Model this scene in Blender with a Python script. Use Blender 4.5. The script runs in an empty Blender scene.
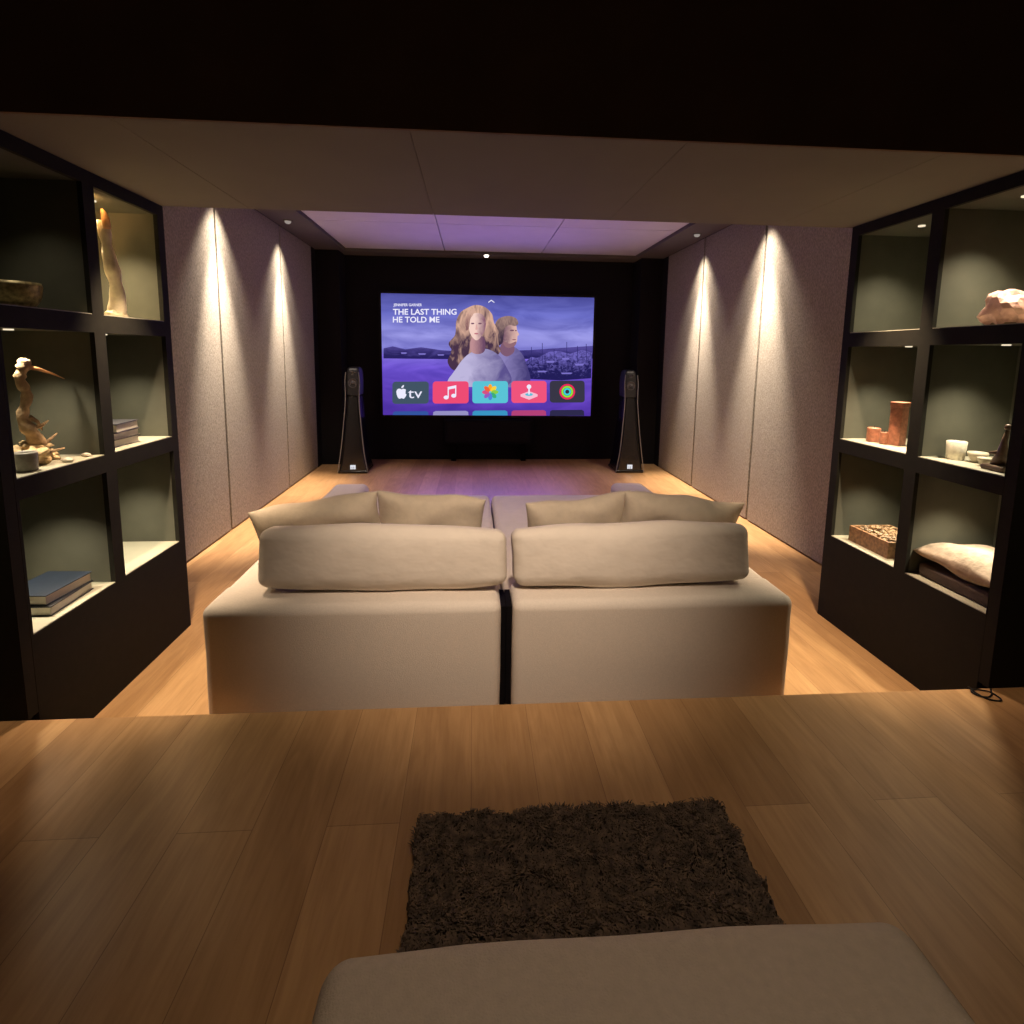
import bpy, bmesh, math, random
from mathutils import Vector, Matrix, noise
random.seed(7)
C=bpy.context.collection
try: bpy.context.scene.view_settings.view_transform='Standard'
except Exception: pass
V=Vector
# ---------------------------------------------------------------- materials
def lin(c):
    c=c/255.
    return c/12.92 if c<=.04045 else ((c+.055)/1.055)**2.4
def rgb(r,g,b): return (lin(r),lin(g),lin(b),1)
MATS={}
def mat(name,col,rough=.6,metal=0,var=.15,scale=30,bump=0,bscale=200,stretch=(1,1,1),spec=.5,trans=0,bdist=.01):
    if name in MATS: return MATS[name]
    m=bpy.data.materials.new(name);m.use_nodes=True;nt=m.node_tree;b=nt.nodes['Principled BSDF']
    tc=nt.nodes.new('ShaderNodeTexCoord');mp=nt.nodes.new('ShaderNodeMapping');mp.inputs['Scale'].default_value=stretch
    nt.links.new(tc.outputs['Object'],mp.inputs[0])
    n=nt.nodes.new('ShaderNodeTexNoise');n.inputs['Scale'].default_value=scale;n.inputs['Detail'].default_value=4
    nt.links.new(mp.outputs[0],n.inputs['Vector'])
    r=nt.nodes.new('ShaderNodeValToRGB')
    r.color_ramp.elements[0].position=.3;r.color_ramp.elements[1].position=.7
    r.color_ramp.elements[0].color=[c*(1-var) for c in col[:3]]+[1]
    r.color_ramp.elements[1].color=[min(1,c*(1+var)) for c in col[:3]]+[1]
    nt.links.new(n.outputs[0],r.inputs[0]);nt.links.new(r.outputs[0],b.inputs['Base Color'])
    b.inputs['Roughness'].default_value=rough;b.inputs['Metallic'].default_value=metal
    b.inputs['Specular IOR Level'].default_value=spec
    if trans: b.inputs['Transmission Weight'].default_value=trans
    if bump:
        n2=nt.nodes.new('ShaderNodeTexNoise');n2.inputs['Scale'].default_value=bscale;n2.inputs['Detail'].default_value=3
        nt.links.new(mp.outputs[0],n2.inputs['Vector'])
        bp=nt.nodes.new('ShaderNodeBump');bp.inputs['Strength'].default_value=bump;bp.inputs['Distance'].default_value=bdist
        nt.links.new(n2.outputs[0],bp.inputs['Height']);nt.links.new(bp.outputs[0],b.inputs['Normal'])
    MATS[name]=m;return m
def em(name,col,s=1.):
    if name in MATS: return MATS[name]
    m=bpy.data.materials.new(name);m.use_nodes=True;nt=m.node_tree;nt.nodes.clear()
    o=nt.nodes.new('ShaderNodeOutputMaterial');e=nt.nodes.new('ShaderNodeEmission')
    e.inputs[0].default_value=col;e.inputs[1].default_value=s;nt.links.new(e.outputs[0],o.inputs[0])
    MATS[name]=m;return m
def emg(name,c1,c2,axis='X',nz=.25,stretch=(20,1,5),lo=.2,hi=.85):
    # display picture element: a gradient between two colours broken up by fine streaks
    m=bpy.data.materials.new(name);m.use_nodes=True;nt=m.node_tree;nt.nodes.clear();N=nt.nodes.new;L=nt.links.new
    o=N('ShaderNodeOutputMaterial');e=N('ShaderNodeEmission');L(e.outputs[0],o.inputs[0])
    tc=N('ShaderNodeTexCoord');sp=N('ShaderNodeSeparateXYZ');L(tc.outputs['Generated'],sp.inputs[0])
    mp=N('ShaderNodeMapping');mp.inputs['Scale'].default_value=stretch;L(tc.outputs['Generated'],mp.inputs[0])
    n=N('ShaderNodeTexNoise');n.inputs['Scale'].default_value=1;n.inputs['Detail'].default_value=4;n.inputs['Distortion'].default_value=1.;L(mp.outputs[0],n.inputs['Vector'])
    a=N('ShaderNodeMath');a.operation='MULTIPLY_ADD';L(n.outputs[0],a.inputs[0]);a.inputs[1].default_value=nz*4;a.inputs[2].default_value=-nz*2
    s=N('ShaderNodeMath');s.operation='ADD';L(sp.outputs[axis],s.inputs[0]);L(a.outputs[0],s.inputs[1])
    r=N('ShaderNodeValToRGB');r.color_ramp.elements[0].position=lo;r.color_ramp.elements[1].position=hi
    r.color_ramp.elements[0].color=c1;r.color_ramp.elements[1].color=c2;L(s.outputs[0],r.inputs[0]);L(r.outputs[0],e.inputs[0])
    return m
def wood_floor():
    m=bpy.data.materials.new('oak_planks');m.use_nodes=True;nt=m.node_tree;b=nt.nodes['Principled BSDF'];N=nt.nodes.new;L=nt.links.new
    tc=N('ShaderNodeTexCoord');sp=N('ShaderNodeSeparateXYZ');cb=N('ShaderNodeCombineXYZ')
    L(tc.outputs['Object'],sp.inputs[0]);L(sp.outputs['Y'],cb.inputs['X']);L(sp.outputs['X'],cb.inputs['Y'])
    br=N('ShaderNodeTexBrick');br.offset=.37;br.inputs['Scale'].default_value=1
    br.inputs['Brick Width'].default_value=2.4;br.inputs['Row Height'].default_value=.22
    br.inputs['Mortar Size'].default_value=.0014;br.inputs['Mortar Smooth'].default_value=.3
    br.inputs['Color1'].default_value=(.42,.242,.108,1);br.inputs['Color2'].default_value=(.57,.35,.165,1)
    br.inputs['Mortar'].default_value=(.30,.168,.076,1);L(cb.outputs[0],br.inputs['Vector'])
    def grain(sc,scale,det,dist,lo,hi,c0,c1):
        mp=N('ShaderNodeMapping');mp.inputs['Scale'].default_value=sc;L(tc.outputs['Object'],mp.inputs[0])
        n=N('ShaderNodeTexNoise');n.inputs['Scale'].default_value=scale;n.inputs['Detail'].default_value=det;n.inputs['Distortion'].default_value=dist
        L(mp.outputs[0],n.inputs['Vector'])
        r=N('ShaderNodeValToRGB');r.color_ramp.elements[0].position=lo;r.color_ramp.elements[1].position=hi
        r.color_ramp.elements[0].color=c0;r.color_ramp.elements[1].color=c1;L(n.outputs[0],r.inputs[0]);return r.outputs[0]
    def mul(a,b_,f=1.):
        mx=N('ShaderNodeMix');mx.data_type='RGBA';mx.blend_type='MULTIPLY';mx.inputs[0].default_value=f;L(a,mx.inputs[6]);L(b_,mx.inputs[7]);return mx.outputs[2]
    c=mul(br.outputs['Color'],grain((6,1.2,1),2.0,8,1.3,.32,.70,(.83,.79,.74,1),(1.05,1.04,1.02,1)))
    c=mul(c,grain((40,2.2,1),2.,6,.3,.32,.58,(.90,.87,.84,1),(1.01,1.01,1.01,1)))
    L(c,b.inputs['Base Color'])
    b.inputs['Roughness'].default_value=.37;b.inputs['Specular IOR Level'].default_value=.32
    return m
WOOD=wood_floor()
BLACK=mat('black_lacquer',(.012,.011,.009),.7,var=.1,spec=.2)
CABB=mat('dark_olive_lacquer',(.0155,.0145,.0105),.75,var=.1,spec=.12)
BLACKF=mat('black_fabric',(.010,.009,.011),.9,var=.2,scale=60,spec=.2)
FASCIA=mat('dark_brown_fascia',(.17,.112,.074),.9,var=.1,scale=3,spec=.1)
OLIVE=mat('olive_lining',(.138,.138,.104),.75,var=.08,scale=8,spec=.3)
OLIVE_SHADE=mat('olive_lining_shade',(.092,.092,.068),.75,var=.08,scale=8,spec=.3)  # darker copy of the olive lining: corner shade put into the colour
BOARD_LIT=mat('olive_board_lit',(.37,.35,.265),.6,var=.06,scale=8)  # lighter olive for shelf tops: lamplight on the sills put into the colour
FABWALL=mat('taupe_linen_fabric',(.325,.292,.238),.95,var=.34,scale=125,bump=.5,bscale=210,stretch=(1,1,.4))
SEAM=mat('dark_seam_backing',(.008,.007,.007),.9)
CEILM=mat('taupe_ceiling',(.152,.138,.100),.9,var=.03,scale=4)
TRAYM=mat('pale_ceiling',(.62,.60,.64),.9,var=.03,scale=4)
SOFFM=mat('dark_soffit',(.11,.098,.09),.85,var=.05,scale=4)
CREAM=mat('cream_linen',(.69,.61,.525),.92,var=.04,scale=120,bump=.2,bscale=260)
CREAM2=mat('cream_linen_cushion',(.70,.62,.53),.92,var=.03,scale=14,bump=.45,bscale=6,bdist=.025,stretch=(1,1,1.6))
TAN=mat('tan_pillow_linen',(.56,.475,.365),.92,var=.06,scale=20,bump=.45,bscale=9,bdist=.022)
OTTO=mat('taupe_upholstery',(.58,.49,.385),.92,var=.05,scale=60,bump=.3,bscale=260)
STEEL=mat('satin_grey_metal',(.26,.255,.25),.3,metal=0,var=.06,scale=40)
SPK=mat('speaker_black',(.010,.010,.012),.18,var=.1)
CONE=mat('speaker_cone',(.10,.10,.11),.35,var=.1)
# ---------------------------------------------------------------- mesh helpers
ORG={}
class MB:
    def __init__(s): s.bm=bmesh.new()
    def box(s,x0,x1,y0,y1,z0,z1,M=None):
        r=bmesh.ops.create_cube(s.bm,size=1)['verts']
        for v in r:
            v.co=V((x0+(v.co.x+.5)*(x1-x0),y0+(v.co.y+.5)*(y1-y0),z0+(v.co.z+.5)*(z1-z0)))
            if M: v.co=M@v.co
        return s
    def rings(s,rs,cap=True,closed=True):
        R=[[s.bm.verts.new(p) for p in r] for r in rs];n=len(R[0])
        for a,b in zip(R,R[1:]):
            for i in range(n if closed else n-1):
                s.bm.faces.new((a[i],a[(i+1)%n],b[(i+1)%n],b[i]))
        if cap: s.bm.faces.new(R[0][::-1]);s.bm.faces.new(R[-1])
        return s
    def lathe(s,prof,c,seg=28,M=None):
        rs=[]
        for r,z in prof:
            ring=[V((r*math.cos(2*math.pi*i/seg),r*math.sin(2*math.pi*i/seg),z)) for i in range(seg)]
            if M: ring=[M@p for p in ring]
            rs.append([p+V(c) for p in ring])
        return s.rings(rs)
    def tube(s,pts,rad,seg=12):
        pts=[V(p) for p in pts]
        if not hasattr(rad,'__len__'): rad=[rad]*len(pts)
        rs=[];up=None
        for i,p in enumerate(pts):
            t=(pts[min(i+1,len(pts)-1)]-pts[max(i-1,0)]).normalized()
            if up is None: up=V((1,0,0)) if abs(t.x)<.8 else V((0,1,0))
            a=t.cross(up).normalized();b=a.cross(t).normalized();up=b
            rs.append([p+(a*math.cos(2*math.pi*k/seg)+b*math.sin(2*math.pi*k/seg))*rad[i] for k in range(seg)])
        return s.rings(rs)
    def blob(s,c,rx,ry,rz,amp=.2,seed=0,sub=3,freq=2.,floor=None):
        r=bmesh.ops.create_icosphere(s.bm,subdivisions=sub,radius=1)['verts']
        for v in r:
            d=1+amp*noise.noise(v.co*freq+V((seed*3.1,seed*1.7,seed)))
            v.co=V(c)+V((v.co.x*rx*d,v.co.y*ry*d,v.co.z*rz*d))
            if floor is not None and v.co.z<floor: v.co.z=floor
        return s
    def softbox(s,x0,x1,y0,y1,z0,z1,r=.05,mid=8,bulge=0,amp=0,seed=0,M=None,freq=4):
        lo=V((x0,y0,z0));hi=V((x1,y1,z1))
        def ax(a,b):
            e=[r*(1-math.tan((6-k)*math.pi/24)) for k in range(0,6)]
            return [a+q for q in e]+[a+r+(b-a-2*r)*k/mid for k in range(mid+1)]+[b-q for q in e[::-1]]
        A=[ax(lo[i],hi[i]) for i in range(3)]
        def f(p):
            c=V([min(max(p[i],lo[i]+r),hi[i]-r) for i in range(3)])
            d=p-c
            if d.length>1e-9: p=c+d.normalized()*r
            q=V([2*(p[i]-lo[i])/(hi[i]-lo[i])-1 for i in range(3)])
            if bulge:
                k=[max(0,1-abs(q[i])**2.2) for i in range(3)]
                p=p+V((0,math.copysign(bulge*k[0]*k[2],q[1]) if abs(q[1])>.5 else 0,math.copysign(bulge*k[0]*k[1],q[2]) if abs(q[2])>.5 else 0))
            if amp:
                p=p+V((noise.noise(p*freq+V((seed,0,0))),noise.noise(p*freq+V((0,seed,5))),noise.noise(p*freq+V((9,0,seed)))))*amp
            return M@p if M else p
        b2=bmesh.new()
        for d in range(3):
            i,j=[(1,2),(2,0),(0,1)][d]
            for side in (0,1):
                g=[]
                for a in A[i]:
                    row=[]
                    for b in A[j]:
                        p=[0,0,0];p[d]=(lo if side==0 else hi)[d];p[i]=a;p[j]=b
                        row.append(b2.verts.new(f(V(p))))
                    g.append(row)
                for u in range(len(g)-1):
                    for w in range(len(g[0])-1):
                        q=(g[u][w],g[u+1][w],g[u+1][w+1],g[u][w+1])
                        b2.faces.new(q if side else q[::-1])
        bmesh.ops.remove_doubles(b2,verts=b2.verts,dist=1e-5)
        me=bpy.data.meshes.new('t');b2.to_mesh(me);b2.free();s.bm.from_mesh(me);bpy.data.meshes.remove(me)
        return s
    def pillow(s,w,h,t,M,n=26,pw=4,pinch=.05,amp=.01,seed=0,edge=0.):
        b2=bmesh.new();S=[]
        for side in (1,-1):
            g=[]
            for i in range(n+1):
                u=math.sin((2*i/n-1)*math.pi/2);row=[]
                for j in range(n+1):
                    v=math.sin((2*j/n-1)*math.pi/2)
                    k=max(0,(1-abs(u)**pw)*(1-abs(v)**min(pw,4)))**.5
                    x=w/2*u*(1-pinch*(1-v*v)*abs(u)**3);y=h/2*v*(1-pinch*(1-u*u)*abs(v)**3)
                    z=side*(t/2*k+edge)
                    nn=V((x*5,y*5,side*3+seed*7.))
                    z+=noise.noise(nn)*amp*k*2;y+=noise.noise(V((x*4,seed*3.3,0)))*amp*1.6*v
                    row.append(b2.verts.new(M@V((x,y,z))))
                g.append(row)
            for i in range(n):
                for j in range(n):
                    q=(g[i][j],g[i+1][j],g[i+1][j+1],g[i][j+1]);b2.faces.new(q if side>0 else q[::-1])
        bmesh.ops.remove_doubles(b2,verts=b2.verts,dist=1e-5)
        if edge>0:   # close the rim between front and back
            be=[e for e in b2.edges if e.is_boundary]
            if be: bmesh.ops.bridge_loops(b2,edges=be)
        me=bpy.data.meshes.new('t');b2.to_mesh(me);b2.free();s.bm.from_mesh(me);bpy.data.meshes.remove(me)
        return s
    def build(s,name,m,parent=None,org=None,bevel=0,smooth=False,seg=3):
        if parent is not None: o0=ORG[parent]
        else: o0=V(org) if org is not None else V((0,0,0))
        bmesh.ops.recalc_face_normals(s.bm,faces=s.bm.faces)
        for v in s.bm.verts: v.co-=o0
        me=bpy.data.meshes.new(name);s.bm.to_mesh(me);s.bm.free()
        me.materials.append(m)
        o=bpy.data.objects.new(name,me);C.objects.link(o)
        if parent is not None: o.parent=parent
        else: o.location=o0
        ORG[o]=o0
        if smooth:
            for p in me.polygons: p.use_smooth=True
        if bevel:
            b=o.modifiers.new('bevel','BEVEL');b.width=bevel;b.segments=seg;b.limit_method='ANGLE'
        return o
def thing(name,label,cat,loc,group=None):
    o=bpy.data.objects.new(name,None);C.objects.link(o);o.location=loc;o.empty_display_size=.05
    o['label']=label;o['category']=cat
    if group:o['group']=group
    ORG[o]=V(loc);return o
def tag(o,label,cat,group=None,kind=None):
    o['label']=label;o['category']=cat
    if group:o['group']=group
    if kind:o['kind']=kind
    return o
def struct(o): o['kind']='structure';return o
# ---------------------------------------------------------------- room
XL,XR=-2.25,2.83; SY=2.065; PZ=.235; CZ=2.46
struct(MB().box(-2.35,2.93,SY+.004,8.65,-.06,0).build('floor',WOOD))
struct(MB().box(-4.6,5.2,-1.8,SY,-.06,PZ).build('floor_raised',WOOD,bevel=.003))
def panel_wall(name,x,sgn,seams):
    mb=MB()
    ys=[3.26]+seams+[7.95]
    for a,b in zip(ys,ys[1:]):
        mb.box(min(x,x+sgn*.042),max(x,x+sgn*.042),a+.016,b-.016,.012,3.119)
    o=struct(mb.build(name,FABWALL,bevel=.006))
    k=MB();k.box(min(x+sgn*.0405,x+sgn*.10),max(x+sgn*.0405,x+sgn*.10),SY+.06,7.95,0,3.2)
    s_=k.build(name+'_backing',SEAM);struct(s_)
panel_wall('wall_left',XL,-1,[3.45,5.08,6.70])
panel_wall('wall_right',XR,1,[3.62,5.25,6.68])
struct(MB().box(-2.35,2.93,8.55,8.65,0,3.2).build('wall_back',BLACKF))
struct(MB().box(-2.35,XL,7.955,8.55,0,3.2).build('trim_1',BLACKF));struct(MB().box(XR,2.93,7.955,8.55,0,3.2).build('trim_2',BLACKF))
struct(MB().box(XL,-1.93,8.15,8.55,0,3.12).build('trim_3',BLACKF));struct(MB().box(2.50,XR,8.15,8.55,0,3.12).build('trim_4',BLACKF))
b=MB();b.box(-4.6,5.2,SY,SY+.012,CZ,3.5);struct(b.build('wall_front',FASCIA))
struct(MB().box(-4.6,-1.72,SY,SY+.05,PZ,CZ).build('trim_5',CABB));struct(MB().box(2.28,5.2,SY,SY+.05,PZ,CZ).build('trim_6',CABB))
b=MB();b.box(-2.35,2.93,SY+.05,3.26,CZ+.012,3.19)
xs=[-2.29,-1.25,-.23,.79,1.81,2.87]
for a,c in zip(xs,xs[1:]): b.box(a+.0012,c-.0012,SY+.014,3.26,CZ,CZ+.014)
struct(b.build('ceiling_lowered',CEILM))
b=MB();b.box(-2.35,2.93,3.262,8.65,3.20,3.26)
cx=[-1.84+4.26*k/3 for k in range(4)];cy=[3.27,4.9,6.55,8.2]
for a,c in zip(cx,cx[1:]):
    for d,e in zip(cy,cy[1:]): b.box(a+.006,c-.006,d+.006,e-.006,3.16,3.205)
struct(b.build('ceiling',TRAYM))
b=MB();b.box(XL,-1.84,3.262,8.55,3.12,3.20).box(2.42,XR,3.262,8.55,3.12,3.20).box(-1.84,2.42,8.2,8.55,3.12,3.20)
struct(b.build('ceiling_soffit',SOFFM))
# ---------------------------------------------------------------- screen
SYP=8.46
def SC(px,py,layer=0):
    L=380+3*(py-293)/121.;R=595-5*(py-297)/120.
    u=(px-L)/(R-L);T=293+4*u;B=414+3*u;v=(py-T)/(B-T)
    return V((-1.39+u*3.26,SYP-.001-layer*.0015,2.562-v*1.846))
scr=thing('projection_screen','wide wall screen glowing purple with a streaming menu on the black end wall','screen',(.24,SYP,.716))
b=MB().box(-1.39,1.87,SYP,SYP+.085,.716,2.562);b.build('screen_backing',BLACK,scr)
b=MB()
for q in ((-1.43,-1.39,.676,2.602),(1.87,1.91,.676,2.602),(-1.39,1.87,.676,.716),(-1.39,1.87,2.562,2.602)): b.box(q[0],q[1],SYP-.006,SYP+.085,q[2],q[3])
b.build('screen_frame',BLACK,scr)
m=bpy.data.materials.new('screen_picture');m.use_nodes=True;nt=m.node_tree;nt.nodes.clear();N=nt.nodes.new;L=nt.links.new
o=N('ShaderNodeOutputMaterial');e=N('ShaderNodeEmission');L(e.outputs[0],o.inputs[0])
tc=N('ShaderNodeTexCoord');sp=N('ShaderNodeSeparateXYZ');L(tc.outputs['Generated'],sp.inputs[0])
rp=N('ShaderNodeValToRGB');cr=rp.color_ramp
cr.elements[0].position=0;cr.elements[0].color=rgb(80,50,168);cr.elements[1].position=1;cr.elements[1].color=rgb(82,84,164)
for pos,c in ((.2,rgb(98,68,192)),(.40,rgb(112,86,214)),(.50,rgb(126,108,222)),(.53,rgb(132,130,220)),(.66,rgb(148,148,228)),(.84,rgb(108,112,204))):
    k=cr.elements.new(pos);k.color=c
L(sp.outputs['Z'],rp.inputs[0])
mp=N('ShaderNodeMapping');mp.inputs['Scale'].default_value=(3.2,1,7);L(tc.outputs['Generated'],mp.inputs[0])
n=N('ShaderNodeTexNoise');n.inputs['Scale'].default_value=1.1;n.inputs['Detail'].default_value=7;n.inputs['Distortion'].default_value=.9;L(mp.outputs[0],n.inputs['Vector'])
r2=N('ShaderNodeValToRGB');r2.color_ramp.elements[0].position=.36;r2.color_ramp.elements[1].position=.68
r2.color_ramp.elements[0].color=(.62,.60,.70,1);r2.color_ramp.elements[1].color=(1.3,1.26,1.12,1);L(n.outputs[0],r2.inputs[0])
mx=N('ShaderNodeMix');mx.data_type='RGBA';mx.blend_type='MULTIPLY';mx.inputs[0].default_value=.8
L(rp.outputs[0],mx.inputs[6]);L(r2.outputs[0],mx.inputs[7]);L(mx.outputs[2],e.inputs[0]);e.inputs[1].default_value=1.
PIC=m
b=MB();b.bm.faces.new([b.bm.verts.new(V((x,SYP-.001,z))) for x,z in ((-1.39,.716),(1.87,.716),(1.87,2.562),(-1.39,2.562))])
pic=b.build('picture',PIC,scr)
XF=(0,0,1,0,0)
def smoothp(pts,k=6):
    out=[];n=len(pts)
    for i in range(n):
        p0,p1,p2,p3=[V(pts[(i+d)%n]) for d in (-1,0,1,2)]
        for j in range(k):
            t=j/k
            out.append(.5*((2*p1)+(p2-p0)*t+(2*p0-5*p1+4*p2-p3)*t*t+(3*p1-p0-3*p2+p3)*t**3))
    return out
def poly(mb,pts,layer,sm=True):
    P=smoothp(pts) if sm else [V(p) for p in pts]
    cx_,cy_,s,dx,dy=XF
    vs=[mb.bm.verts.new(SC(cx_+(p[0]-cx_)*s+dx,cy_+(p[1]-cy_)*s+dy,layer)) for p in P]
    f=mb.bm.faces.new(vs);bmesh.ops.triangulate(mb.bm,faces=[f]);return mb
def ell(cx,cy,rx,ry,n=20): return [(cx+rx*math.cos(2*math.pi*i/n),cy+ry*math.sin(2*math.pi*i/n)) for i in range(n)]
def rrect(x0,x1,y0,y1,r,n=5):
    out=[]
    for cx_,cy_,a in ((x1-r,y0+r,-90),(x1-r,y1-r,0),(x0+r,y1-r,90),(x0+r,y0+r,180)):
        for k in range(n+1):
            t=math.radians(a+90*k/n);out.append((cx_+r*math.cos(t),cy_+r*math.sin(t)))
    return out
b=MB();poly(b,[(383,357),(383,347),(392,345),(404,348),(420,346),(440,349),(470,351),(500,350),(530,349),(560,347),(593,345),(593,358),(520,358),(450,358)],1,False)
b.build('shoreline_image',emg('e_shore',rgb(40,34,94),rgb(84,74,152),'Z',.3,(14,1,3)),pic)
b=MB();poly(b,[(522,378),(523,362),(530,356),(536,357),(548,351),(556,350),(570,353),(582,349),(592,352),(591,378),(560,380)],1.2,False)
b.build('harbour_image',emg('e_harb',rgb(34,30,88),rgb(110,100,186),'Z',.5,(22,1,12),.3,1.),pic)
for x,h in ((530,16),(541,20),(553,14),(566,21),(577,17),(586,19)):
    b=MB();poly(b,[(x,362-h),(x+.6,362-h),(x+.6,362),(x,362)],1.3,False);b.build('mast_image',em('e_mast',rgb(48,44,108)),pic)
for x,y,w,h in ((400,351,6,1.6),(417,352,8,1.5),(436,353,7,1.4),(545,360,9,2),(561,357,8,2),(574,363,10,2),(536,370,10,1.6),(560,372,12,1.6)):
    b=MB();poly(b,[(x,y),(x+w*.8,y),(x+w,y+.4),(x+w*.85,y+h),(x+w*.1,y+h)],1.6,False);b.build('boat_image',em('e_boat',rgb(124,114,200)),pic)
# generic man, behind
XF=(509,384,1.10,-3,0)
mn=MB();poly(mn,[(494,384),(496,364),(501,354),(506,350),(514,349),(521,354),(526,364),(528,384)],2);mn=mn.build('man_image',emg('e_jacket',rgb(140,130,186),rgb(70,62,120),'X',.12,(5,1,5),.3,.95),pic)
b=MB();poly(b,[(505,345),(514,347),(515,354),(508,358),(502,353)],2.2);b.build('neck',em('e_mneck',rgb(126,90,114)),pic)
b=MB();poly(b,[(502.5,336),(505,330),(511,327.5),(516.5,329),(518,334.5),(519.6,338.2),(518,340),(517.8,344),(515,348.6),(509,350),(504.5,346)],2.6);b.build('face',emg('e_mface',rgb(104,72,96),rgb(222,180,170),'X',.16,(3,1,3),.1,.85),pic)
b=MB();poly(b,[(498,344),(496.5,334),(499,326),(504,322.4),(511,321.4),(517,323.6),(519.0,328),(516.4,330.4),(511,329.6),(507,332),(505.6,338),(504.6,345),(501,348)],2.9);b.build('hair',emg('e_mhair',rgb(64,48,68),rgb(160,130,122),'Z',.3,(8,1,4),.2,1.1),pic)
b=MB();poly(b,[(506,344.6),(511,346.4),(517,344.4),(515.4,348.6),(509.4,350),(505.4,347)],2.95);b.build('beard_shade',em('e_mbeard',rgb(146,106,116)),pic)
for q in ((513.2,334.4,2.0,.75),(516.8,334.6,.8,.6)):
    b=MB();poly(b,ell(*q),3.1,False);b.build('eye_shade',em('e_mfeat',rgb(120,84,102)),pic)
b=MB();poly(b,ell(515.2,342.8,1.9,.5),3.1,False);b.build('lips',em('e_mlips',rgb(146,98,108)),pic)
# generic woman, in front
XF=(477,384,1.07,-1,0)
b=MB();poly(b,[(466,313),(475,309.6),(484,311.6),(490.5,318),(492.5,326),(497,335),(496,344),(498.5,352),(492,359),(482,362),(470,369),(461,371),(453,369),(449,361),(453.5,353),(450,345),(456,337),(457,325),(460.5,317)],3.2);b.build('hair',emg('e_whair',rgb(72,50,72),rgb(218,174,152),'Z',.6,(8,1,4),.2,1.05),pic)
b=MB();poly(b,[(452,384),(457,369),(465,358),(474,352),(484,350),(494,354),(501.5,363),(506,384)],3.6);b.build('woman_image',emg('e_coat',rgb(190,182,220),rgb(92,82,142),'X',.18,(4,1,3),.25,.95),pic)
b=MB();poly(b,[(471.5,340),(482.5,339),(484,351),(478,355),(470.5,352)],3.8);b.build('neck',emg('e_neck',rgb(190,142,146),rgb(108,74,102),'X',.1),pic)
b=MB();poly(b,[(468.6,326),(470.2,320),(475,317),(481.6,318.4),(484.6,325),(483.8,332.5),(480.4,338.6),(476.2,342.2),(472,339),(469.4,333.6)],4);b.build('face',emg('e_wface',rgb(246,210,198),rgb(136,92,114),'X',.12,(3,1,3),.34,.95),pic)
b=MB();poly(b,[(466.5,333),(465.6,324),(468.5,316.5),(474.6,312.8),(473,318),(470,323),(469,330)],4.2);b.build('fringe',emg('e_wfr',rgb(140,100,100),rgb(212,168,150),'Z',.3,(6,1,3)),pic)
for q in ((472.3,326.6,1.6,.75),(479.2,326.6,1.7,.75)):
    b=MB();poly(b,ell(*q),4.4,False);b.build('eye_shade',em('e_weye',rgb(126,90,106)),pic)
b=MB();poly(b,[(475.6,327.4),(476.4,327.4),(477.4,331.6),(476.2,332.6),(474.8,332)],4.3,False);b.build('nose',em('e_wnose',rgb(220,172,166)),pic)
b=MB();poly(b,ell(475.8,336,2.0,.7),4.4,False);b.build('lips',em('e_wlips',rgb(190,116,126)),pic)
XF=(0,0,1,0,0)
def text(body,px,py,hpx,layer,m,name,par,align='LEFT',wpx=None,off=.012):
    cu=bpy.data.curves.new('t','FONT');cu.body=body;cu.size=1;cu.align_x=align;cu.offset=off;cu.resolution_u=3
    ob=bpy.data.objects.new('t',cu);C.objects.link(ob)
    dg=bpy.context.evaluated_depsgraph_get();dg.update()
    me=bpy.data.meshes.new_from_object(ob.evaluated_get(dg));bpy.data.objects.remove(ob)
    xs=[v.co.x for v in me.vertices];s=hpx/.69
    sx=wpx/(max(xs)-min(xs)) if wpx else s
    x0=min(xs) if align=='LEFT' else 0
    mb=MB();mb.bm.from_mesh(me)
    for v in mb.bm.verts: v.co=SC(px+(v.co.x-x0)*sx,py-v.co.y*s,layer)
    return mb.build(name,m,par)
WH=em('e_white',rgb(238,236,255),1.)
text('THE LAST THING',392,313.8,5.4,5,WH,'title_text',pic,wpx=63,off=.022)
text('HE TOLD ME',392,321.4,5.4,5,WH,'title_text',pic,wpx=46,off=.02)
text('JENNIFER GARNER',392.5,305.6,2.5,5,WH,'credit_text',pic,wpx=28,off=.02)
b=MB();poly(b,[(486.5,301.6),(489.8,299.2),(493.1,301.6),(492.6,302.2),(489.8,300.3),(487,302.2)],5,False);b.build('chevron_mark',WH,pic)
tiles=[(409.8,(66,84,100)),(449.3,(238,76,116)),(488.6,(90,196,214)),(527.6,(240,84,124)),(566.4,(56,54,70))]
TL=[]
for i,(cx_,c) in enumerate(tiles):
    b=MB();poly(b,rrect(cx_-17.8,cx_+17.8,380.3,402.8,3.2),5.4,False);TL.append(b.build('app_tile',em('e_tile%d'%i,rgb(*c)),pic))
b=MB();poly(b,[(396.2,393),(396,389.6),(397.6,387.6),(399.6,387.5),(401,388.1),(402.4,387.5),(404.6,388),(405.2,388.9),(404.2,390.6),(404.6,392.4),(405.8,393.4),(404.6,396),(403,397.6),(401,397),(399,397.6),(397.4,396.2)],6)
poly(b,[(400.8,386.8),(401.2,385),(403.2,383.6),(403,385.6),(402,386.6)],6);b.build('logo_mark',WH,TL[0])
text('tv',407.2,397,10.2,6,WH,'logo_text',TL[0],wpx=14,off=0)
b=MB();poly(b,ell(444.8,396.6,2.5,2),6,False);poly(b,ell(452.3,394.9,2.5,2),6,False)
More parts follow.
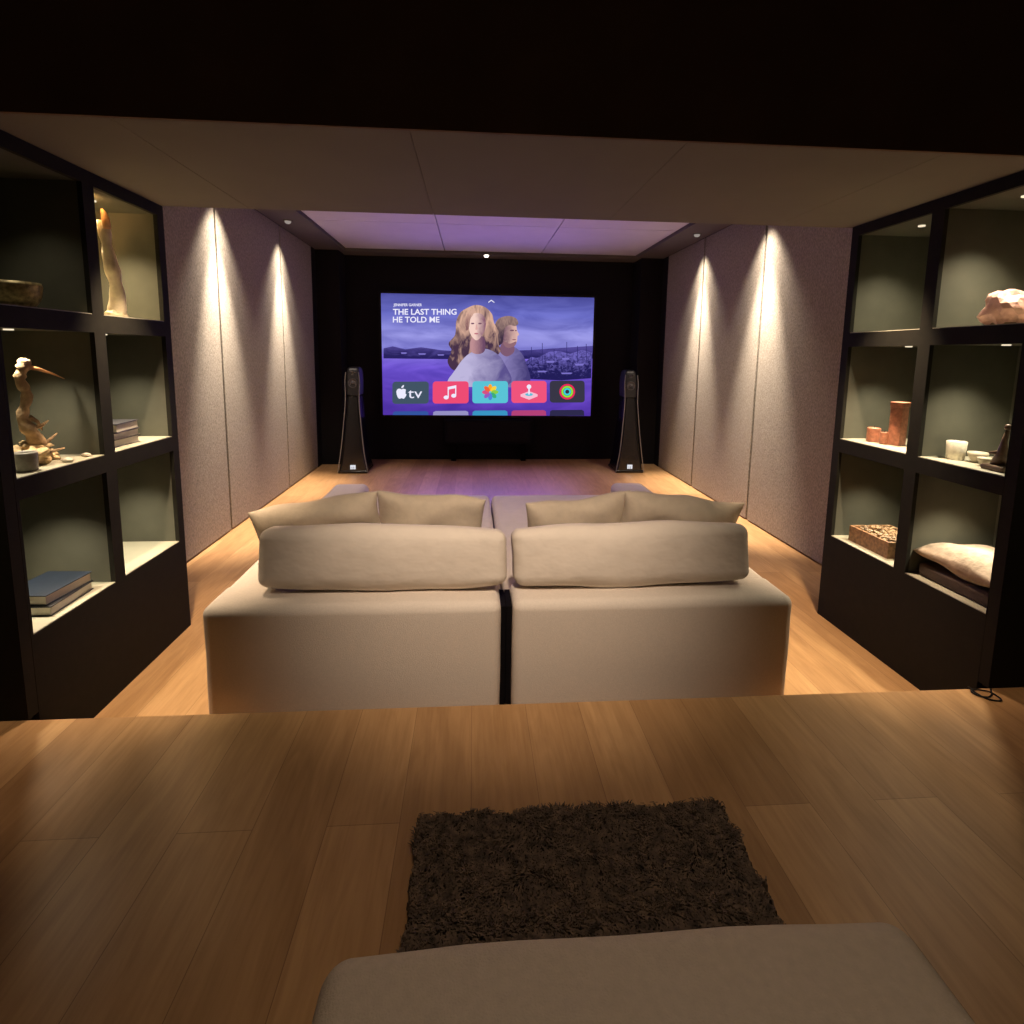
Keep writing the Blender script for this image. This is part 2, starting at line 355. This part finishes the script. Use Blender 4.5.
poly(b,[(446.3,386),(447.4,385.8),(447.4,396.6),(446.3,396.6)],6.1,False);poly(b,[(453.7,384.4),(454.8,384.2),(454.8,394.9),(453.7,394.9)],6.1,False);poly(b,[(446.3,386),(454.8,384.2),(454.8,387),(446.3,388.8)],6.2,False);b.build('music_note',WH,TL[1])
pet=[(255,170,40),(250,210,60),(140,205,70),(60,175,120),(80,130,220),(150,90,190),(215,80,130),(240,100,60)]
for k in range(8):
    a=math.radians(45*k-90);ca,sa=math.cos(a),math.sin(a);P=[]
    for x,y in ell(4.6,0,3.6,2.1): P.append((488.6+x*ca-y*sa,391.5+x*sa+y*ca))
    b=MB();poly(b,P,6+k*.05,False);b.build('petal',em('e_pet%d'%k,rgb(*pet[k])),TL[2])
b=MB();poly(b,[(519,394),(527.6,390.8),(536.2,394),(536.2,396.2),(527.6,399.6),(519,396.2)],6,False);b.build('joystick_base',em('e_jb',rgb(250,190,210)),TL[3])
b=MB();poly(b,ell(527.6,394.2,4,1.5),6.3,False);b.build('joystick_ring',em('e_jr',rgb(90,190,215)),TL[3])
b=MB();poly(b,[(526.9,387),(528.3,387),(528.3,394.2),(526.9,394.2)],6.5,False);poly(b,ell(527.6,386.2,2.3,2.3),6.6,False);b.build('joystick',WH,TL[3])
for r,c in ((8,(240,40,90)),(5.9,(150,235,60)),(3.8,(60,215,225))):
    b=MB();O=[b.bm.verts.new(SC(x,y,6)) for x,y in ell(566.4,391.6,r,r,28)];I=[b.bm.verts.new(SC(x,y,6)) for x,y in ell(566.4,391.6,r-1.7,r-1.7,28)]
    for k in range(28): b.bm.faces.new((O[k],O[(k+1)%28],I[(k+1)%28],I[k]))
    b.build('activity_ring',em('e_ring%d'%r,rgb(*c)),TL[4])
for i,(cx_,c) in enumerate(((410,(52,84,160)),(449.4,(150,146,196)),(488.4,(58,150,196)),(527.3,(180,66,120)),(566,(46,42,76)))):
    b=MB();poly(b,[(cx_-17.6,414.0+.014*(cx_-400)),(cx_-17.2,411.6),(cx_-15,410.4),(cx_+15,410.4),(cx_+17.2,411.6),(cx_+17.6,414.3+.014*(cx_-400))],5.4,False);b.build('app_tile',em('e_row%d'%i,rgb(*c)),pic)
# ---------------------------------------------------------------- speakers
def spline(pts,n=6):
    P3=[]
    for i in range(len(pts)-1):
        p0,p1,p2,p3=[V(pts[min(max(i+d,0),len(pts)-1)]) for d in (-1,0,1,2)]
        for j in range(n):
            q=j/n;P3.append(.5*((2*p1)+(p2-p0)*q+(2*p0-5*p1+4*p2-p3)*q*q+(3*p1-p0-3*p2+p3)*q**3))
    return P3+[V(pts[-1])]
def speaker(x,y,label):
    t=thing('floor_standing_speaker',label,'speaker',(x,y,0),'pair of tall loudspeakers')
    b=MB().softbox(x-.20,x+.20,y-.24,y+.24,0,.04,r=.012,mid=2);b.build('base',SPK,t,smooth=True)
    def sec(z,w,d,yo=0,r=.03):
        P=[]
        for sx,sy,a in ((1,-1,-90),(1,1,0),(-1,1,90),(-1,-1,180)):
            for k in range(4):
                q=math.radians(a+30*k);P.append(V((x+sx*(w/2-r)+r*math.cos(q),y+yo+sy*(d/2-r)+r*math.sin(q),z)))
        return P
    prof=[V(p) for p in ((.39,.44,.04),(.35,.43,.14),(.30,.415,.3),(.245,.385,.55),(.20,.35,.8),(.172,.32,1.0),(.166,.31,1.06))]
    prof=spline(prof,4)
    b=MB().rings([sec(p.z,p.x,p.y,.03*p.z) for p in prof]);b.build('bass_cabinet',SPK,t,smooth=False)
    prof=spline([V(p) for p in ((.168,.31,1.085),(.180,.305,1.13),(.188,.29,1.26),(.180,.26,1.38),(.155,.21,1.45),(.12,.16,1.47))],3)
    b=MB().rings([sec(p.z,p.x,p.y,.035+.03*(p.z-1.1)) for p in prof]);hd=b.build('head_cabinet',mat('speaker_head_grey',(.026,.026,.030),.3,var=.1),t)
    b=MB().rings([sec(z,.135,.26,.035) for z in (1.05,1.095)]);b.build('neck',SPK,t)
    for s in (-1,1):
        pts=spline([(x+s*w/2,y-.235+.10*max(0,z-.3),z) for z,w in ((.01,.41),(.14,.368),(.3,.318),(.55,.262),(.8,.216),(1.0,.187),(1.14,.188),(1.28,.195),(1.40,.174))],4)
        MB().tube(pts,.0065,8).build('side_trim',STEEL,t,smooth=True)
    R=Matrix.Rotation(math.radians(90),3,'X').to_4x4()
    def driver(z,r,yf,par):
        d=MB().lathe([(r,0),(r,.012),(r*.9,.014),(r*.86,.004),(r*.3,.001),(r*.28,.01),(r*.1,.014)],(x,yf,z),24,R);d.build('driver',CONE,par,smooth=True)
    driver(1.385,.028,y-.088,hd);driver(1.25,.064,y-.106,hd)
    b=MB()
    for q in ((-.035,-.018),(.018,.035),(-.007,.007)): b.box(x+q[0],x+q[1],y-.236,y-.218,.06,.105)
    b.box(x-.035,x+.035,y-.236,y-.218,.098,.118);b.build('emblem',em('emblem_white',(.85,.85,.9,1),.9),t)  # the mark's bright shine is put in as emission
speaker(-1.66,7.74,'tall black tapered loudspeaker standing to the left of the wall screen')
speaker(2.26,7.74,'tall black tapered loudspeaker standing to the right of the wall screen')
ct=thing('center_speaker','long low black centre speaker under the wall screen','speaker',(.3,8.45,0))
b=MB().softbox(-.45,.95,8.36,8.548,.27,.66,r=.02,mid=2);b.build('body',mat('grey_black',(.009,.009,.010),.9,spec=.08),ct,smooth=True)
b=MB().softbox(-.40,.90,8.353,8.37,.31,.62,r=.008,mid=2);b.build('grille',mat('grille_cloth',(.013,.012,.014),.95,spec=.08),ct)
for x in (-.3,.8): MB().box(x-.04,x+.04,8.40,8.53,0,.28).build('leg',mat('leg_black',(.006,.006,.006),.9,spec=.05),ct,bevel=.004)
# ---------------------------------------------------------------- sofa
def section(x0,x1,arm,label):
    t=thing('sofa_section',label,'sofa',((x0+x1)/2,3.4,0),'cream sofa sections')
    y0,y1,zt=2.25,4.52,.585
    MB().softbox(x0,x1,y0,y0+.26,.03,zt,r=.042,mid=14,bulge=.004,amp=.003,seed=x0).build('backrest',CREAM,t,smooth=True)
    a0,a1=(x0,x0+.29) if arm<0 else (x1-.29,x1)
    MB().softbox(a0,a1,y0+.18,y1,.03,zt,r=.055,mid=10,bulge=.008,amp=.004,seed=x1).build('armrest',CREAM,t,smooth=True)
    s0,s1=(a1-.01,x1+.024) if arm<0 else (x0-.024,a0+.01)
    MB().softbox(s0+.004,s1-.004,y0+.262,y1-.01,.03,.27,r=.02,mid=6).build('seat_base',CREAM,t,smooth=True)
    MB().softbox(s0+.004,s1-.002,y0+.262,y1+.04,.27,.47,r=.05,mid=10,bulge=.02,amp=.005,seed=3+x0).build('seat_cushion',CREAM2,t,smooth=True)
    k0,k1=(x1-.001,x1+.026) if arm<0 else (x0-.026,x0+.001)
    MB().box(k0,k1,y0+.075,y0+.255,.04,.535).build('gap_shade_panel',mat('gap_shade_black',(.006,.005,.006),.95,spec=.05),t)  # added black filler painting the dark shade between the sections
    for x in (x0+.1,x1-.1):
        for y in (y0+.1,y1-.1): MB().lathe([(.02,0),(.025,.035)],(x,y,0),12).build('foot',BLACK,t)
section(-1.152,.127,-1,'cream linen sofa section left of the narrow gap, arm on its left')
section(.181,1.478,1,'cream linen sofa section right of the narrow gap, arm on its right')
def RX(a): return Matrix.Rotation(math.radians(a),4,'X')
def RYm(a): return Matrix.Rotation(math.radians(a),4,'Y')
def RZ(a): return Matrix.Rotation(math.radians(a),4,'Z')
def cushion(xc,w,label,seed,roll):
    zc=.739
    M=Matrix.Translation((xc,2.45,zc))@RYm(roll)@RX(-12)
    o=MB().softbox(-w/2,w/2,-.078,.078,-.136,.122,r=.045,mid=26,bulge=.022,amp=.011,seed=seed*5,M=M,freq=3.6).build('back_cushion',CREAM2,org=(xc,2.45,.59),smooth=True)
    tag(o,label,'cushion','sofa back cushions')
cushion(-.400,1.12,'long plump cream back cushion on the left sofa section',1,.7)
cushion(.755,1.13,'long plump cream back cushion on the right sofa section',2,-.6)
def tpil(xc,y,zc,w,h,rx,ry,rz,label,seed):
    M=Matrix.Translation((xc,y,zc))@RZ(rz)@RYm(ry)@RX(90+rx)
    o=MB().pillow(w,h,.19,M,n=30,pw=3.0,pinch=.05,amp=.024,seed=seed).build('throw_pillow',TAN,org=(xc,y,zc-h/2),smooth=True)
    tag(o,label,'pillow','tan throw pillows on the sofa')
tpil(-.795,2.79,.780,.64,.285,18,-8,6,'tan throw pillow nearest the left sofa arm',3)
tpil(-.235,2.95,.712,.60,.395,14,4,-5,'tan throw pillow just left of the gap between the sofa sections',4)
tpil(.595,2.95,.702,.60,.385,14,-3,4,'tan throw pillow just right of the gap between the sofa sections',5)
tpil(1.12,2.79,.782,.64,.285,18,6,-6,'tan throw pillow nearest the right sofa arm',6)
# ---------------------------------------------------------------- display shelves
def spot(n,loc,tgt,P,size,blend,col,rad=.03):
    l=bpy.data.lights.new(n,'SPOT');l.energy=P;l.spot_size=math.radians(size);l.spot_blend=blend;l.color=col;l.shadow_soft_size=rad
    o=bpy.data.objects.new(n+'_lamp',l);C.objects.link(o);o.location=loc
    o.rotation_euler=(V(tgt)-V(loc)).to_track_quat('-Z','Y').to_euler();return o
def shelf(name_label,xf,sgn,yn,ya,yb,yf,ye,lights):
    t=thing('display_shelf',name_label,'shelving unit',(xf+sgn*.25,(yn+ye)/2,0),'black display shelving units')
    def bx(mb,d0,d1,y0,y1,z0,z1):
        a,b_=xf+sgn*d0,xf+sgn*d1;return mb.box(min(a,b_),max(a,b_),y0,y1,z0,z1)
    D=.50
    zs=[(.555,1.095),(1.18,1.745),(1.83,2.40)]
    f=MB()
    y_st=[(SY+.052,yn),(ya,yb),(yf,ye)]
    for a,b_ in y_st: bx(f,0,.022,a,b_,0,CZ-.002)
    for a,b_ in ((yn,ya),(yb,yf)):
        bx(f,0,.022,a,b_,0,.555-.004)
        for z0,z1 in ((1.095,1.176),(1.745,1.826),(2.40,CZ-.002)): bx(f,0,.022,a,b_,z0,z1)
    f.build('face_frame',CABB,t)
    s=MB();bx(s,.022,D,ye-.03,ye,0,CZ-.002);bx(s,.022,D,SY+.052,yn-.03,0,CZ-.002);bx(s,.022,D,yn-.03,ye-.03,0,.5);s.build('carcass',CABB,t)
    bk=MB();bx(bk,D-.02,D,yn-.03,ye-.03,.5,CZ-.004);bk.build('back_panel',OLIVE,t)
    d=MB();bx(d,.022,D-.02,ya,yb,.5,2.405);d.build('divider',OLIVE_SHADE,t)
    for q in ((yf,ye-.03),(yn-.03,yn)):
        d=MB();bx(d,.022,D-.02,q[0],q[1],.5,2.405);d.build('side_lining',OLIVE_SHADE,t)
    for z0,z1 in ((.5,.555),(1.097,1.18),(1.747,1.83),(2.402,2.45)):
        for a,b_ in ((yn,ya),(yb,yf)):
            d=MB();bx(d,.022,D-.02,a,b_,z0,z1-.006);d.build('shelf_board',OLIVE_SHADE,t)
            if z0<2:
                d=MB();bx(d,.003,D-.02,a,b_,z1-.006,z1);d.build('shelf_top',BOARD_LIT,t)
    for c,(a,b_) in enumerate(((yn,ya),(yb,yf))):
        for r,(z0,z1) in enumerate(zs):
            P,col=lights[c][r],(1,.86,.63)
            if P<0: P,col=-P,(1,.76,.46)
            xx=xf+sgn*.17;yy=(a+b_)/2
            MB().lathe([(.017,z1-.004),(.017,z1+.003)],(xx,yy,0),16).build('niche_light',em('niche_lens',(1,.85,.6,1),1.0),t)
            spot('niche',(xx,yy,z1-.012),(xx,yy,z0),P,106,1,col,.02)
shelf('black display shelving unit built in along the left wall',-1.72,-1,2.13,2.625,2.70,3.20,3.26,[[27,28,3.5],[30,26,-64]])
shelf('black display shelving unit built in along the right wall',2.28,1,2.12,2.58,2.655,3.175,3.235,[[29,34,42],[30,40,33]])
spot('niche_amber_fill',(-1.80,2.78,2.37),(-2.15,3.1,2.38),9,120,1,(1,.52,.18),.02)  # added unseen lamp, tints the top of the upper far niche orange
# ---- objects on the left unit
WARMWOOD=mat('driftwood',(.46,.31,.17),.8,var=.5,scale=25,bump=.6,bscale=60)
BONE=mat('pale_driftwood',(.86,.70,.50),.6,var=.28,scale=16,bump=.35,bscale=30)
b=MB().lathe([(.045,1.83),(.06,1.835),(.085,1.875),(.092,1.925),(.088,1.94),(.080,1.932),(.07,1.88),(.02,1.86)],(-1.90,2.44,0));
tag(b.build('bowl',mat('bronze_bowl',(.34,.27,.13),.45,metal=.4,var=.5,scale=60),org=(-1.90,2.44,1.83),smooth=True),'small dark bronze bowl alone in the upper niche of the left unit','bowl')
t=thing('driftwood_column','tall mottled pale driftwood piece upright in the upper far niche of the left unit','sculpture',(-1.81,2.93,1.83))
pts=[];rad=[]
for i in range(26):
    q=i/25;pts.append((-1.81+.015*math.sin(q*5),2.935-.025*q+.006*math.sin(q*9),1.84+.46*q));rad.append(.037*(1-.40*q)+.004*math.sin(q*15)+.002*math.sin(q*31))
MB().tube(pts,rad,14).build('trunk',BONE,t,smooth=True)
MB().tube([(-1.81,2.913,2.26),(-1.805,2.905,2.30),(-1.81,2.90,2.335),(-1.815,2.895,2.35)],[.020,.018,.012,.005],10).build('top_branch',mat('amber_wood',(.55,.30,.12),.6,var=.3),t,smooth=True)
MB().blob((-1.81,2.935,1.845),.046,.050,.028,.3,2,floor=1.83).build('base',BONE,t,smooth=True)
t=thing('driftwood_bird','spiky thin driftwood sculpture with a long slender beak in the left unit','sculpture',(-1.89,2.43,1.18))
X=-1.86
pts=[(X-.02,2.47,1.20),(X-.005,2.42,1.29),(X-.025,2.395,1.38),(X-.01,2.41,1.47),(X-.02,2.395,1.54),(X-.01,2.405,1.59),(X-.005,2.415,1.625)]
MB().tube(spline(pts,4),[(.038-.019*min(1,i/9))*(1+.18*math.sin(i*2.3))+(.004 if i in (20,21,22) else 0) for i in range(25)],10).build('trunk',WARMWOOD,t,smooth=True)
MB().tube([(X-.005,2.405,1.595),(X+.005,2.46,1.582),(X+.015,2.52,1.562),(X+.02,2.585,1.535)],[.012,.008,.005,.0015],10).build('beak',mat('orange_beak',(.60,.30,.13),.5),t,smooth=True)
for i,(z,dy,dz,dx) in enumerate(((1.25,.09,.05,.03),(1.33,.06,.03,.02),(1.22,.11,.01,.04),(1.38,.035,-.06,.01))):
    MB().tube([(X-.012,2.41,z),(X+dx*.5,2.41+dy*.55,z+dz*.35),(X+dx,2.41+dy,z+dz)],[.013,.008,.003],8).build('twig',WARMWOOD,t,smooth=True)
b=MB()
for k in range(12): b.blob((X-.03+random.uniform(-.07,.08),2.46+random.uniform(-.12,.10),1.192+random.uniform(0,.06)*(k%3==0)),.042,.042,.03,.8,k,floor=1.18,freq=2.6)
b.build('base',mat('golden_driftwood',(.62,.44,.23),.7,var=.6,scale=30,bump=.6,bscale=50),t,smooth=True)
b=MB().lathe([(.030,1.18),(.036,1.185),(.038,1.25),(.036,1.258),(.031,1.252),(.029,1.20),(.01,1.195)],(-1.79,2.27,0))
tag(b.build('cup',mat('grey_stoneware',(.25,.23,.20),.6,var=.3),org=(-1.79,2.27,1.18),smooth=True),'small grey stoneware cup in front of the driftwood with the beak','cup')
for i,(x,y,r,lb) in enumerate(((-1.755,2.44,.014,'small pale stone beside the driftwood base in the left unit'),(-1.765,2.57,.013,'smallest pale stone near the divider in the left unit'))):
    b=MB().blob((x,y,1.18+r*.7),r*1.5,r,r*.75,.3,i+4,floor=1.18);tag(b.build('stone',mat('pale_stone',(.6,.55,.45),.7),org=(x,y,1.18),smooth=True),lb,'stone')
def book(x,y,z,w,d,h,rz,col,label,group):
    t=thing('book',label,'book',(x,y,z),group)
    M=Matrix.Translation((x,y,0))@RZ(rz)
    b=MB();b.box(-w/2,w/2,-d/2,d/2,z,z+.004,M).box(-w/2,w/2,-d/2,d/2,z+h-.004,z+h,M).box(w/2-.004,w/2,-d/2,d/2,z+.004,z+h-.004,M)
    b.build('cover',mat('cover_%d_%d_%d'%tuple(int(c*1000) for c in col),col,.45),t)
    MB().box(-w/2+.006,w/2-.005,-d/2+.006,d/2-.006,z+.004,z+h-.004,M).build('page_block',mat('paper',(.66,.62,.53),.8,var=.1,scale=200,stretch=(.05,.05,4)),t)
z=1.18
for i,(h,c,lb) in enumerate(((.04,(.03,.028,.026),'bottom dark book of the small stack in the left unit'),(.035,(.12,.10,.08),'middle brown book of the small stack in the left unit'),(.045,(.025,.025,.03),'top black book of the small stack in the left unit'))):
    book(-1.87+.004*i,2.90,z,.17,.22,h,180+3*i,c,lb,'small stacked books');z+=h
book(-1.87,2.41,.555,.21,.27,.042,182,(.03,.03,.035),'lower dark large book lying in the bottom left niche','large books lying flat')
book(-1.875,2.42,.597,.20,.26,.045,177,(.012,.019,.034),'upper dark blue large book lying in the bottom left niche','large books lying flat')
# ---- objects on the right unit
t=thing('salt_rock','rough pale pink salt rock in the upper near niche of the right unit','rock',(2.44,2.36,1.83))
b=MB().blob((2.44,2.36,1.905),.088,.088,.088,.45,11,sub=3,freq=1.6,floor=1.835)
b.build('rock',mat('pink_salt',(.95,.50,.41),.4,var=.18,scale=22,bump=.6,bscale=40),t,smooth=False)
MB().lathe([(.06,1.83),(.062,1.845)],(2.44,2.36,0)).build('base',WARMWOOD,t)
COP=mat('copper_red',(.36,.14,.08),.4,var=.4,scale=40)
t=thing('wooden_box','tall red-brown square wooden box standing in the far middle niche of the right unit','box',(2.45,2.93,1.18))
M=Matrix.Translation((2.45,2.93,0))@RZ(20)
MB().box(-.033,.033,-.033,.033,1.18,1.40,M).build('body',COP,t,bevel=.004);MB().box(-.036,.036,-.036,.036,1.40,1.43,M).build('lid',COP,t,bevel=.004)
def candle(x,y,r,h,label):
    t=thing('candle',label,'candle',(x,y,1.18),'red-brown candles')
    MB().lathe([(r*.96,1.18),(r,1.184),(r,1.18+h-.004),(r*.9,1.18+h),(r*.5,1.18+h-.004)],(x,y,0)).build('wax',COP,t,smooth=False)
    MB().tube([(x,y,1.18+h-.006),(x+.002,y,1.18+h+.012)],.0015,6).build('wick',BLACK,t)
candle(2.40,3.05,.036,.085,'stout red-brown candle nearest the end of the right unit')
candle(2.40,2.965,.024,.07,'small red-brown candle beside the tall red-brown box')
t=thing('votive_glass','white frosted votive glass in the middle niche of the right unit','glass',(2.41,2.50,1.18))
MB().lathe([(.034,1.18),(.038,1.184),(.043,1.27),(.041,1.272),(.036,1.20),(.005,1.195)],(2.41,2.50,0)).build('glass',mat('frosted_glass',(.70,.66,.55),.4,var=.2,scale=50),t,smooth=True)
MB().lathe([(.030,1.197),(.033,1.235),(.004,1.238)],(2.41,2.50,0)).build('wax',mat('white_wax',(.85,.8,.68),.5),t)
for x,y,r,h,lb in ((2.45,2.42,.042,.05,'pale shallow bowl beside the white votive glass'),(2.40,2.335,.028,.04,'tiny pale bowl next to the dark carved figure')):
    b=MB().lathe([(r*.5,1.18),(r*.55,1.183),(r*.95,1.18+h*.7),(r,1.18+h),(r*.93,1.18+h),(r*.8,1.18+h*.6),(r*.2,1.18+h*.3)],(x,y,0))
    tag(b.build('bowl',mat('pale_ceramic',(.52,.47,.36),.5,var=.2),org=(x,y,1.18),smooth=True),lb,'bowl')
t=thing('carved_figure','dark carved wooden figure with raised handle beside the small pale bowls','sculpture',(2.38,2.23,1.18))
DW=mat('dark_carved_wood',(.11,.065,.038),.45,var=.4,scale=40)
MB().softbox(2.33,2.43,2.18,2.29,1.18,1.205,r=.01,mid=2).build('base',DW,t)
MB().tube([(2.38,2.25,1.20),(2.38,2.235,1.26),(2.37,2.225,1.31),(2.375,2.22,1.37)],[.03,.022,.012,.008],10).build('body',DW,t,smooth=True)
MB().tube([(2.35,2.27,1.255),(2.38,2.235,1.265),(2.41,2.20,1.245)],[.006,.012,.006],8).build('arm',DW,t,smooth=True)
MB().blob((2.375,2.22,1.378),.014,.014,.016,.1,1,2).build('head',DW,t,smooth=True)
t=thing('wooden_tray','square woven wooden tray of pebbles in the bottom far niche of the right unit','tray',(2.46,2.92,.555))
WK=mat('woven_tray',(.24,.13,.06),.6,var=.5,scale=50)
X0,X1,Y0,Y1=2.335,2.60,2.77,3.09
MB().box(X0,X1,Y0,Y1,.555,.57).build('bottom',WK,t)
for q in ((X0,X0+.014,Y0,Y1),(X1-.014,X1,Y0,Y1),(X0+.014,X1-.014,Y0,Y0+.014),(X0+.014,X1-.014,Y1-.014,Y1)): MB().box(*q,.57,.65).build('side',WK,t,bevel=.003)
b=MB()
for k in range(170): b.blob((random.uniform(X0+.03,X1-.03),random.uniform(Y0+.03,Y1-.03),.632+random.uniform(0,.02)),.013,.012,.010,.2,k,1)
b.box(X0+.016,X1-.016,Y0+.016,Y1-.016,.57,.63)
tag(b.build('pebbles',mat('brown_pebbles',(.34,.22,.12),.45,var=.7,scale=45),org=(2.46,2.92,.57)),'brown pebbles heaped in the woven tray','pebbles',kind='stuff')
b=MB().softbox(2.33,2.70,2.15,2.56,.555,.625,r=.02,mid=4);tag(b.build('folded_blanket',mat('dark_brown_cloth',(.07,.045,.035),.9,bump=.4,bscale=80),org=(2.51,2.35,.555),smooth=True),'dark brown folded blanket under the tan cushion in the right unit','blanket')
b=MB().pillow(.40,.43,.14,Matrix.Translation((2.515,2.355,.680)),n=30,pw=3,pinch=.05,amp=.022,seed=9,edge=.002)
tag(b.build('floor_cushion',mat('oatmeal_cloth',(.38,.29,.215),.9,bump=.6,bscale=14,bdist=.02),org=(2.515,2.355,.625),smooth=True),'tan beige cushion lying flat in the bottom niche of the right unit','cushion')
P3=spline([(2.275,2.05,.2395),(2.25,2.02,.2395),(2.215,2.0,.2395),(2.18,2.01,.2395),(2.175,2.04,.2395),(2.21,2.052,.2395),(2.255,2.03,.2395),(2.25,1.975,.2395),(2.20,1.985,.2395),(2.185,2.03,.2395),(2.19,2.062,.2405),(2.19,2.074,.225),(2.19,2.076,.12),(2.192,2.084,.03),(2.2,2.11,.004),(2.23,2.16,.004)])
tag(MB().tube(P3,.003,8).build('power_cord',BLACK,org=(2.22,2.03,.235),smooth=True),'thin black cord curled at the step edge by the right shelving unit','cord')
# ---------------------------------------------------------------- rug and ottoman
t=thing('shag_rug','dark brown shaggy rug on the raised wooden floor','rug',(.31,1.31,PZ))
rx0,rx1,ry0,ry1=-.172,.80,1.10,1.52
MB().softbox(rx0+.012,rx1-.012,ry0+.012,ry1-.012,PZ,PZ+.014,r=.006,mid=2).build('backing',mat('rug_backing',(.05,.036,.026),.95),t)
b=MB();bm=b.bm
for k in range(27000):
    x=random.uniform(rx0+.004,rx1-.004);y=random.uniform(ry0+.004,ry1-.004)
    ed=min(x-rx0,rx1-x,y-ry0,ry1-y)
    if ed<.007+.010*noise.noise(V((x*22,y*22,3))): continue
    h=random.uniform(.016,.027);a=6.283*noise.noise(V((x*6,y*6,0)))*1.3+random.uniform(-1.2,1.2);l=random.uniform(.010,.024);w=random.uniform(.0014,.0027)
    dx,dy=math.cos(a)*l,math.sin(a)*l;px,py=-math.sin(a)*w,math.cos(a)*w
    z0=PZ+.008
    v=[bm.verts.new(q) for q in ((x-px,y-py,z0),(x+px,y+py,z0),(x+dx*.4+px,y+dy*.4+py,z0+h*.9),(x+dx*.4-px,y+dy*.4-py,z0+h*.9),(x+dx+px*.5,y+dy+py*.5,z0+h*.85),(x+dx-px*.5,y+dy-py*.5,z0+h*.85))]
    bm.faces.new(v[:4]);bm.faces.new((v[3],v[2],v[4],v[5]))
b.build('pile',mat('rug_pile',(.120,.084,.058),.8,var=.7,scale=34),t)
t=thing('ottoman','large taupe upholstered ottoman corner in the foreground below the rug','ottoman',(.27,.3,PZ))
MB().softbox(-.225,.765,-.25,.80,PZ+.03,.50,r=.04,mid=6).build('base',OTTO,t,smooth=True)
MB().softbox(-.25,.80,-.26,.832,.46,.66,r=.05,mid=10,bulge=.012,amp=.005).build('seat_cushion',OTTO,t,smooth=True)
for x in (-.15,.69):
    for y in (-.17,.7): MB().lathe([(.02,PZ),(.026,PZ+.04)],(x,y,0),12).build('foot',BLACK,t)
# ---------------------------------------------------------------- downlights
def dl(x,y,z,label,s):
    t=thing('ceiling_downlight',label,'light',(x,y,z),'recessed ceiling downlights')
    MB().lathe([(.036,z),(.055,z),(.055,z-.006),(.04,z-.008),(.036,z-.004)],(x,y,0),20).build('rim',SOFFM,t,smooth=False)
    MB().lathe([(.034,z),(.034,z-.012),(.030,z-.024),(.018,z-.032),(.005,z-.034)],(x,y,0),20).build('lens',em('lens%d'%int(s*10),(1,.88,.78,1),s),t)
dl(-2.07,6.45,3.12,'small recessed downlight in the ceiling edge above the left wall',.3)
dl(2.65,6.5,3.12,'small recessed downlight in the ceiling edge above the right wall',.3)
dl(.19,8.23,3.12,'tiny bright downlight in the ceiling above the middle of the screen',9)
# ---------------------------------------------------------------- lights
W=(1,.74,.50)
WW=(1,.83,.67)
for x,s,ys in ((XL,1,(5.06,6.64)),(XR,-1,(5.18,6.67))):
    for k,y in enumerate(ys):
        f=1. if k==0 else .85
        spot('wallwash',(x+s*.19,y,3.10),(x+s*.10,y,0),190*f,80,1,WW,.05)
        spot('wallbeam',(x+s*.24,y,3.10),(x-s*.03,y,.2),1150*f,40,1,WW,.05)
for x in (-1.50,2.07): spot('aisle',(x,2.72,2.44),(x-.05 if x<0 else x+.03,2.95,0),235,58,.8,W)
spot('sofa',(.16,.80,3.0),(.16,2.6,.78),320,50,1,(1,.78,.59),.08)
for x in (-.65,.98): spot('seat_fill',(x,4.35,3.12),(x,4.1,0),36,62,.9,(.92,.77,.90),.1)  # added unseen fill lamps, lilac light for the far seats
for x,P in ((-1.85,48),(2.4,34)): spot('flank',(x,1.85,2.4),(x,1.86,0),P,44,1,W,.05)
spot('near',(.3,.5,3.3),(.3,.85,0),50,64,1,(1,.76,.53),.15)  # added unseen fill lamp, warms the ottoman
def area(n,loc,tgt,sx,sy,P,col,sp=180):
    l=bpy.data.lights.new(n,'AREA');l.shape='RECTANGLE';l.size=sx;l.size_y=sy;l.energy=P;l.color=col;l.spread=math.radians(sp)
    o=bpy.data.objects.new(n+'_lamp',l);C.objects.link(o);o.location=loc;o.rotation_euler=(V(tgt)-V(loc)).to_track_quat('-Z','Y').to_euler()
area('screen_boost_up',(.24,8.38,1.7),(.24,5.8,3.7),2.8,1.5,18,(.26,.16,1),95)  # added lamp, boosts the screen's violet spill on the ceiling
area('screen_boost_low',(.24,8.36,1.3),(.24,6.4,-.1),2.6,.9,28,(.38,.24,1),90)  # second added lamp, boosts the violet spill on the far floor
w=bpy.data.worlds.new('w');bpy.context.scene.world=w;w.use_nodes=True
w.node_tree.nodes['Background'].inputs[0].default_value=(.7,.42,.25,1);w.node_tree.nodes['Background'].inputs[1].default_value=.016
# ---------------------------------------------------------------- camera
cd=bpy.data.cameras.new('camera');cam=bpy.data.objects.new('camera',cd);C.objects.link(cam)
F=V((.07222,.98885,-.13023));R=V((.99738,-.07108,.01338));D=V((.00397,-.13085,-.99139))
Mx=Matrix((( R.x,-D.x,-F.x,0),(R.y,-D.y,-F.y,0),(R.z,-D.z,-F.z,1.67),(0,0,0,1)))
cam.matrix_world=Mx
cd.sensor_width=36;cd.lens=36*540.8/1024;cd.shift_y=-(512-425.65)/1024;cd.clip_start=.02
bpy.context.scene.camera=cam
